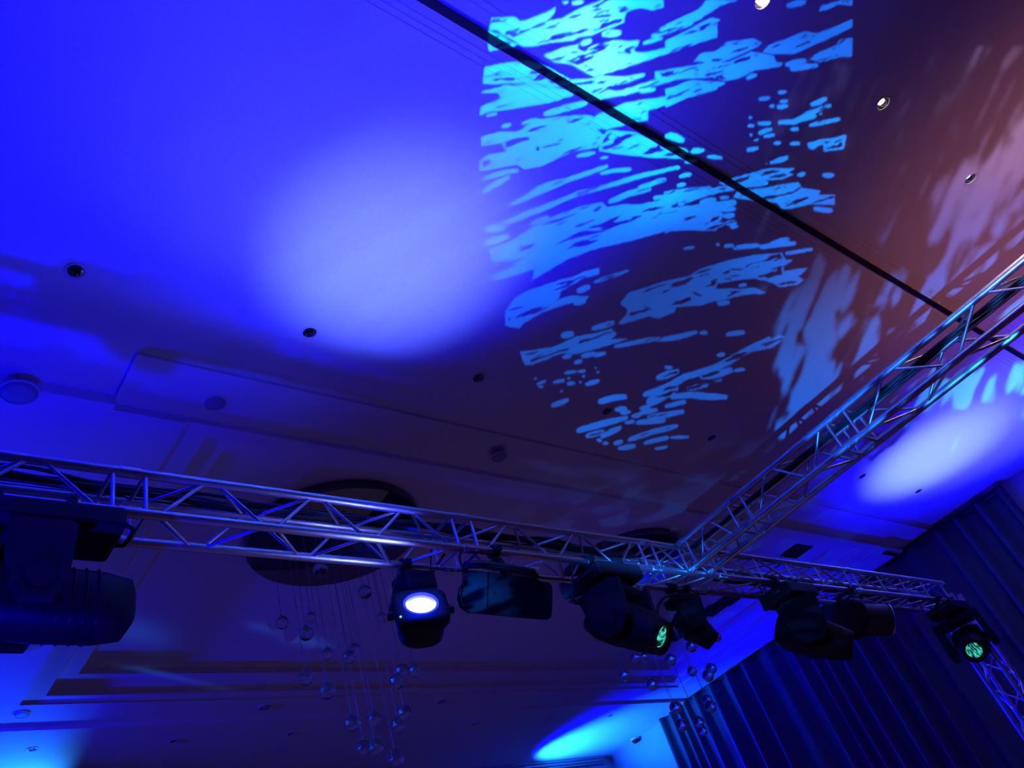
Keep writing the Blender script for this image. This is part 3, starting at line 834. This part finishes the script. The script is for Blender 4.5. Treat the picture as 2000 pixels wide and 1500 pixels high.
truss('box_truss', (xt, y0 - .64, z0), (0, -1, 0), X_, Z_, 1.0, 'W', 'slanting truss section just above the stub', n=3)
truss('box_truss', (xt, y0 - 1.64, z0), (0, -1, 0), X_, Z_, 2.0, 'W', 'slanting truss section leaving the picture at right, warm-lit at its end', n=5)
truss('tower_truss', (10.0, y0, z0 + .1), (0, 0, -1), X_, Y_, 2.0, 'W', 'upright tower truss section hanging below the last moving head', n=6)
truss('tower_truss', (10.0, y0, z0 - 1.9), (0, 0, -1), X_, Y_, 2.13, 'W', 'lower tower truss section standing on the floor by the curtain', n=6)

# ---------------------------------------------------------------- cables
def cable(pts, r, label=None, parent=None, name='cable'):
    # smooth the given points
    P = [Vector(p) for p in pts]; out = []
    for i in range(len(P) - 1):
        a = P[max(i - 1, 0)]; b = P[i]; c = P[i + 1]; d = P[min(i + 2, len(P) - 1)]
        for k in range(8):
            s = k / 8; out.append(.5 * ((2 * b) + (c - a) * s + (2 * a - 5 * b + 4 * c - d) * s * s + (3 * b - a - 3 * c + d) * s ** 3))
    out.append(P[-1]); o = MB().path(out, r, 7).build(name, M_CABLE, parent)
    if label: tag(o, label, 'cable')
    return o
rnd = random.Random(11)
t = thing('cable_bundle', 'thick black cable bundle lying along the back of the main truss', 'cable', (0, 0, 0))
for k in range(7):
    oy, oz = y0 + sd - .03 + rnd.uniform(-.03, .03), z0 + sd + .045 + rnd.uniform(-.012, .03)
    pts = []
    x = -1.0
    while x < 4.95:
        pts.append(V(x, oy + rnd.uniform(-.02, .02), oz + .02 * math.sin(x * 2.1 + k * .4) + rnd.uniform(-.012, .012) - max(0, x - 2) * .008)); x += .28
    cable(pts, .010 + rnd.uniform(0, .004), None, t, 'cable_strand')
t = thing('cable_bundle', 'black cables lying in the main truss right of the crossing', 'cable', (0, 0, 0))
for k in range(5):
    oy, oz = y0 + sd * .6 + rnd.uniform(-.05, .06), z0 + .055 + rnd.uniform(-.01, .03); pts = []; x = 5.65
    while x < 9.8: pts.append(V(x, oy + rnd.uniform(-.02, .02), oz + rnd.uniform(-.012, .02))); x += .3
    cable(pts, .012, None, t, 'cable_strand')
t = thing('cable_bundle', 'black cables running inside the slanting truss', 'cable', (0, 0, 0))
for k in range(5):
    ox, oz = xt + .045 + rnd.uniform(-.012, .03), z0 + .16 + rnd.uniform(-.012, .02); pts = []; y = 3.2
    while y > -1.3: pts.append(V(ox + rnd.uniform(-.01, .01), y, oz + rnd.uniform(-.012, .012))); y -= .3
    cable(pts, .010, None, t, 'cable_strand')
def pxcable(pp, y, label, r=.007):
    cable([aty(px, py, y + i * .012) for i, (px, py) in enumerate(pp)], r, label)
pxcable([(1116, 1095), (1118, 1130), (1118, 1160), (1126, 1178), (1138, 1174), (1142, 1150), (1150, 1120)], y0, 'thin black cable looping left of the large moving head with green lens')
pxcable([(1322, 1160), (1296, 1168), (1284, 1190), (1288, 1210), (1305, 1222), (1322, 1216), (1332, 1200)], y0 + .12, 'black cable loop left of the small moving head', .011)
pxcable([(1352, 1100), (1340, 1130), (1345, 1150), (1375, 1160), (1394, 1148), (1396, 1140)], y0 + .15, 'thin cable arching from the crossing over the small moving head', .005)
pxcable([(1478, 1130), (1490, 1165), (1492, 1190), (1500, 1190), (1512, 1170), (1502, 1135)], y0 + .1, 'tangled thin cable at the left of the middle moving head', .006)
pxcable([(1486, 1132), (1494, 1160), (1490, 1186), (1496, 1160), (1492, 1132)], y0 + .14, 'thin hanging cable pair beside the tangled one', .005)
pxcable([(1795, 1175), (1806, 1198), (1820, 1210), (1838, 1214), (1850, 1200)], y0 + .05, 'thin cable loop left of the last moving head', .006)
pxcable([(782, 1105), (771, 1140), (766, 1165), (765, 1185), (770, 1200)], y0 + .16, 'thin cable down the left side of the lit wash lamp', .005)
pxcable([(842, 1070), (841, 1110), (840, 1150)], y0 + .16, 'straight safety wire down to the lit wash lamp', .005)
pxcable([(905, 1070), (898, 1086), (902, 1104), (912, 1108)], y0 + .02, 'thin cable from the truss to the loudspeaker top', .006)
pxcable([(868, 1082), (858, 1096), (850, 1108), (845, 1118)], y0 + .2, 'short twisted cable between wash lamp and loudspeaker', .009)

# ---------------------------------------------------------------- lamps on the truss
def clamp(t, p, nm='clamp', ch=CR):
    m = MB(); x, y, z = p
    for a in range(12):
        a0, a1 = math.radians(-210 + a * 20), math.radians(-210 + (a + 1) * 20)
        pass
    m.lathe([(ch + .004, -.022), (ch + .018, -.022), (ch + .018, .022), (ch + .004, .022), (ch + .004, -.022)], 18, M=Matrix.Rotation(math.pi / 2, 3, 'Y'), o=(x, y, z), caps=False)
    m.box((x, y, z - ch - .045), (.036, .03, .07)); m.tube((x, y - ch - .045, z - .01), (x, y + ch + .03, z - .01), .007, 8); m.box((x, y - ch - .035, z - .01), (.03, .02, .034))
    return m.build(nm, M_BLKM, t)
def moving_head(x, y, pan, tilt, sc, label, lens, drop=0, fat=1.0, arm=1.0, length=1.0, base_w=1.0, aw=1.0, zo=0, lr_=.67):
    t = thing('moving_head_lamp', label, 'stage light', V(x, y, z0 + zo), 'moving head lamps on the main truss')
    s = sc
    for dx in (-.13 * s, .13 * s): clamp(t, (dx, 0, 0))
    zb = -.085
    b = MB(); b.box((0, 0, zb - .045 * s), (.40 * s * base_w, .27 * s, .10 * s), None, .02 * s)
    b.box((0, 0, zb + .008), (.34 * s, .07 * s, .02))
    b.build('base', M_BLK, t)
    for sx in (-1, 1): MB().path([(sx * .2 * s * base_w, -.08 * s, zb - .04 * s), (sx * .228 * s * base_w, -.06 * s, zb - .05 * s), (sx * .232 * s * base_w, 0, zb - .05 * s), (sx * .228 * s * base_w, .06 * s, zb - .05 * s), (sx * .2 * s * base_w, .08 * s, zb - .04 * s)], .010 * s, 8).build('handle', M_BLKM, t)
    pr = Matrix.Rotation(math.radians(pan), 3, 'Z'); zy = zb - .10 * s
    A = .30 * s * arm; W_ = .145 * s * fat
    y_ = MB(); y_.tube((0, 0, zy + .02), (0, 0, zy - .03 * s), .095 * s, 24)
    y_.prism([(-.10 * s, -.03 * s), (.10 * s, -.03 * s), (.115 * s, -.06 * s), (.105 * s, -.09 * s), (-.105 * s, -.09 * s), (-.115 * s, -.06 * s)], -W_ - .045 * s, W_ + .045 * s, pr, (0, 0, zy))
    prof = [(-.115 * s * aw, -.05 * s), (.115 * s * aw, -.05 * s), (.105 * s * aw, -A * .6), (.09 * s * aw, -A - .02 * s), (.05 * s * aw, -A - .085 * s), (-.05 * s * aw, -A - .085 * s), (-.09 * s * aw, -A - .02 * s), (-.105 * s * aw, -A * .6)]
    for sg in (-1, 1): y_.prism(prof, sg * W_, sg * (W_ + .055 * s), pr, (0, 0, zy))
    for sg in (-1, 1): y_.tube(pr @ Vector((0, sg * (W_ - .03 * s), -A)) + Vector((0, 0, zy)), pr @ Vector((0, sg * (W_ + .064 * s), -A)) + Vector((0, 0, zy)), .05 * s, 20)
    y_.build('yoke', M_BLK, t)
    ax = (pr @ Matrix.Rotation(math.radians(tilt), 3, 'Y'))                   # local x axis = beam
    M = ax @ Matrix.Rotation(math.pi / 2, 3, 'Y')
    o = Vector((0, 0, zy - A)); R_ = .118 * s * fat; L_ = s * length
    h = MB(); h.lathe([(R_ * .55, R_ * .5, -.25 * L_, 3.5), (R_ * .86, R_ * .82, -.235 * L_, 3.5), (R_ * 1.0, R_ * .98, -.17 * L_, 3.2), (R_ * 1.03, R_ * 1.05, -.04 * L_, 3), (R_ * 1.0, R_ * 1.05, .07 * L_, 2.8),
                 (R_ * .92, R_ * .96, .16 * L_, 2.4), (R_ * .82, R_ * .85, .235 * L_, 2.1), (R_ * .78, R_ * .80, .262 * L_, 2), (R_ * (lr_ + .03), R_ * (lr_ + .03), .262 * L_, 2), (R_ * (lr_ + .01), R_ * (lr_ + .01), .235 * L_, 2)], 36, M=M, o=o)
    hh = h.build('head', M_BLK, t)
    f = MB()
    for k in range(5):
        zz = (-.15 + k * .03) * L_; f.lathe([(R_ * 1.035, R_ * 1.05, zz - .004, 3), (R_ * 1.07, R_ * 1.09, zz, 3), (R_ * 1.035, R_ * 1.05, zz + .004, 3)], 32, M=M, o=o, caps=False)
    f.build('cooling_fin', M_BLKM, hh)
    l = MB(); lr = R_ * lr_; l.lathe([(lr, .232 * L_), (lr * .9, .246 * L_), (lr * .5, .256 * L_), (lr * .02, .259 * L_)], 32, M=M, o=o)
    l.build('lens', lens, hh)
    r = MB(); r.lathe([(R_ * .70, .262 * L_), (R_ * .79, .262 * L_), (R_ * .80, .268 * L_), (R_ * .71, .272 * L_)], 32, M=M, o=o, caps=False); r.build('bezel', M_BLKM, hh)
    return t
M_GLOSS = mat('dark_lens_glass', (.01, .012, .015), .05, extra=varied((.01, .012, .015), (.006, .007, .009), 20))
moving_head(.66, y0, 180, -2, 1.12, 'largest moving head lamp, black silhouette at the left edge', M_GLOSS, fat=1.02, arm=.90, length=1.45, base_w=1.55)
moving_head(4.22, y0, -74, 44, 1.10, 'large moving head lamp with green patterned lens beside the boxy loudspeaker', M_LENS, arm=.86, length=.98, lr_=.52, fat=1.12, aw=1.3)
moving_head(5.30, y0 + sd, -40, 62, .66, 'small moving head lamp hanging under the truss crossing', M_GLOSS, arm=.9, aw=1.3, fat=1.2)
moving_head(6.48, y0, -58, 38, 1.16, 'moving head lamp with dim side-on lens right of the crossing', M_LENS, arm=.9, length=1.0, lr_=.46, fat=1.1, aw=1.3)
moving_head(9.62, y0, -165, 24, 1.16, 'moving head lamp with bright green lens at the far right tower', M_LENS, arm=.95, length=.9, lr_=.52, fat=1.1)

# lit wash lamp
def wash_lamp():
    c = Vector(aty(822, 1188, y0 + .02)); ch = V(2.72, y0 + sd, z0)
    t = thing('wash_lamp', 'lit square-bodied wash lamp with white glowing round lens and blue sheen', 'stage light', ch)
    rel = c - ch
    n = Vector((-.36, -.80, .42)).normalized()
    up = Vector((.10, 0, 1)); xr = up.cross(n).normalized(); up = n.cross(xr).normalized()
    M = Matrix((xr, up, n)).transposed()
    clamp(t, (0, 0, 0))
    zb = -.10
    MB().box((0.02, -.03, zb - .05), (.22, .17, .12), None, .02).build('base', M_BLK, t)
    yk = MB()
    for sg in (-1, 1):
        q = M @ Vector((sg * .165, 0, -.03)) + rel
        yk.path([(sg * .03, -.03, zb - .09), (sg * .12, -.05, zb - .12), Vector((sg * .15, -.04, zb - .13)) * .5 + q * .5, q], .016, 8)
    yk.build('yoke', M_BLKM, t)
    h = MB(); h.lathe([(.075, .075, -.20, 2.2), (.125, .125, -.17, 2.4), (.135, .135, -.08, 3), (.150, .145, -.03, 5), (.152, .147, .015, 5), (.140, .135, .03, 4.5), (.100, .100, .036, 2.2), (.086, .086, .03, 2), (.084, .084, -.012, 2)], 56, M=M, o=rel)
    hd = h.build('head', M_BLK, t)
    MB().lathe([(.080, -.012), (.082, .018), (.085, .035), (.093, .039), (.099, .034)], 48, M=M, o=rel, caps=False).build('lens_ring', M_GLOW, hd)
    MB().lathe([(.078, -.01), (.076, .014), (.05, .022), (.002, .024)], 40, M=M, o=rel).build('lens', M_LIT, hd)
    MB().lathe([(.007, .03), (.006, .036), (.001, .037)], 12, M=M, o=rel + M @ Vector((-.125, -.095, 0))).build('indicator', M_LED, hd)
    for sg in (-1, 1): MB().tube(M @ Vector((sg * .15, 0, -.03)) + rel, M @ Vector((sg * .185, 0, -.03)) + rel, .025, 16).build('tilt_knob', M_BLKM, hd)
wash_lamp()
spot('wash_rim', V(2.60, 3.12, 2.13), V(2.35, 3.31, 2.45), 13, (.22, .28, 1.0), 90, .7, .06)
pl = bpy.data.lights.new('lamp_face_fill', 'POINT'); pl.energy = 9; pl.color = (0, .01, 1); pl.shadow_soft_size = .06  # added point lamp, stands in for blue bloom on the lamp face
po = bpy.data.objects.new('lamp_face_fill', pl); COL.objects.link(po); po.location = Vector(aty(822, 1188, y0 + .02)) + Vector((-.36, -.80, .42)) * .14
# helper for bodies whose facing side is turned to the hall
def facing(px, py, y, n):
    P0 = Vector(aty(px, py, y)); n = Vector(n).normalized()
    def hit(a, b):
        r = ray(a, b); k = (P0 - Vector((0, 0, EYE))).dot(n) / r.dot(n); return Vector((0, 0, EYE)) + r * k
    return hit, n
def shell(out, hit, n, depth, bev, o):
    F = [hit(*p) - o for p in out]; N = len(F); cen = sum(F, Vector()) / N
    def ring(k, sc): return [cen + (f - cen) * sc - n * k for f in F]
    rs = [ring(0, 1 - bev), ring(.012, 1 - bev * .3), ring(.03, 1), ring(depth * .7, 1.0), ring(depth, .82)]
    vs = [v for r in rs for v in r]; fs = []
    for k in range(len(rs) - 1): fs += [(k * N + i, k * N + (i + 1) % N, (k + 1) * N + (i + 1) % N, (k + 1) * N + i) for i in range(N)]
    fs += [tuple(range(N)), tuple(range(len(vs) - 1, len(vs) - N - 1, -1))]
    return MB().add(vs, fs)
def boxy():
    ch = V(3.25, y0, z0); t = thing('loudspeaker', 'black boxy loudspeaker slung lengthwise under the truss, rounded left end', 'loudspeaker', ch)
    hit, n = facing(990, 1160, y0 - .02, (-.48, -.70, -.42))
    clamp(t, (0, 0, 0))
    MB().prism([(-.02, -.05), (.03, -.05), (.09, -.19), (.04, -.20)], -.02, .02).build('hanging_arm', M_BLKM, t)
    cab = shell([(953, 1117), (1043, 1128), (1060, 1136), (1074, 1138), (1079, 1144), (1080, 1165), (1079, 1195), (1077, 1207), (1070, 1211), (1020, 1207), (951, 1200)], hit, n, .26, .02, ch).build('cabinet', M_BLK, t)
    gr = shell([(908, 1112), (930, 1114), (953, 1117), (951, 1200), (935, 1199), (919, 1198), (908, 1189), (903, 1178), (901, 1165), (905, 1150), (909, 1135)], hit, n, .24, .02, ch).build('grille', M_SAFE, t)
    MB().path([hit(909, 1135) - ch + n * .01, hit(898, 1152) - ch + n * .02, hit(895, 1170) - ch + n * .02, hit(899, 1184) - ch + n * .02, hit(908, 1191) - ch + n * .01], .011, 8).build('handle', M_BLKM, t)
    MB().path([hit(907, 1118) - ch + n * .02, hit(909, 1104) - ch + n * .03, hit(940, 1103) - ch + n * .035, hit(1000, 1112) - ch + n * .035, hit(1040, 1119) - ch + n * .03, hit(1046, 1130) - ch + n * .02], .026, 8).build('yoke', M_BLKM, t)
    bd = MB(); c0 = hit(965, 1160) - ch + n * .003
    M = Matrix((Vector((1, 0, 0)), n.cross(Vector((1, 0, 0))).normalized(), n)).transposed()
    bd.lathe([(.013, 0), (.013, .004), (.009, .006)], 20, M=M, o=c0); bd.build('badge', M_CHROME, cab)
boxy()
def barrel_lamp():
    ch = V(7.62, y0, z0); t = thing('barrel_lamp', 'short black barrel lamp with glossy clear front between two moving heads', 'stage light', ch)
    clamp(t, (0, 0, 0))
    c = Vector(aty(1684, 1210, y0 + .02)) - ch
    ax = Vector((.74, -.55, -.32)).normalized(); up = Vector((0, 0, 1)); s_ = up.cross(ax).normalized(); up = ax.cross(s_)
    M = Matrix((s_, up, ax)).transposed()
    MB().box((0, -.01, -.155), (.46, .10, .05), None, .01).box((0, 0, -.10), (.06, .05, .08)).build('mounting_bar', M_BLKM, t)
    b = MB(); b.lathe([(.12, .12, -.24, 4), (.155, .155, -.22, 4), (.16, .16, -.03, 4), (.148, .148, .0, 2.6)], 40, M=M, o=c); hb = b.build('housing', M_BLK, t)
    MB().lathe([(.145, .0), (.147, .21), (.140, .235), (.130, .23), (.133, .01)], 44, M=M, o=c, caps=False).build('snoot', M_SAFE, hb)
    MB().lathe([(.139, .236), (.150, .236), (.150, .246), (.139, .246), (.139, .236)], 44, M=M, o=c, caps=False).build('front_ring', M_CHROME, hb)
    MB().lathe([(.125, .02), (.10, .05), (.05, .07), (.002, .075)], 30, M=M, o=c).build('lens', M_GLOSS, hb)
    yk = MB()
    for sg in (-1, 1): yk.path([(sg * .17, -.01, -.16), c + M @ Vector((sg * .185, .10, -.12)), c + M @ Vector((sg * .17, 0, -.12))], .014, 8)
    yk.build('yoke', M_BLKM, t)
barrel_lamp()
w = mb.build('glow_wedge', M_SLIT); struct(w)  # added glowing wedge for the bright sliver at the curtain
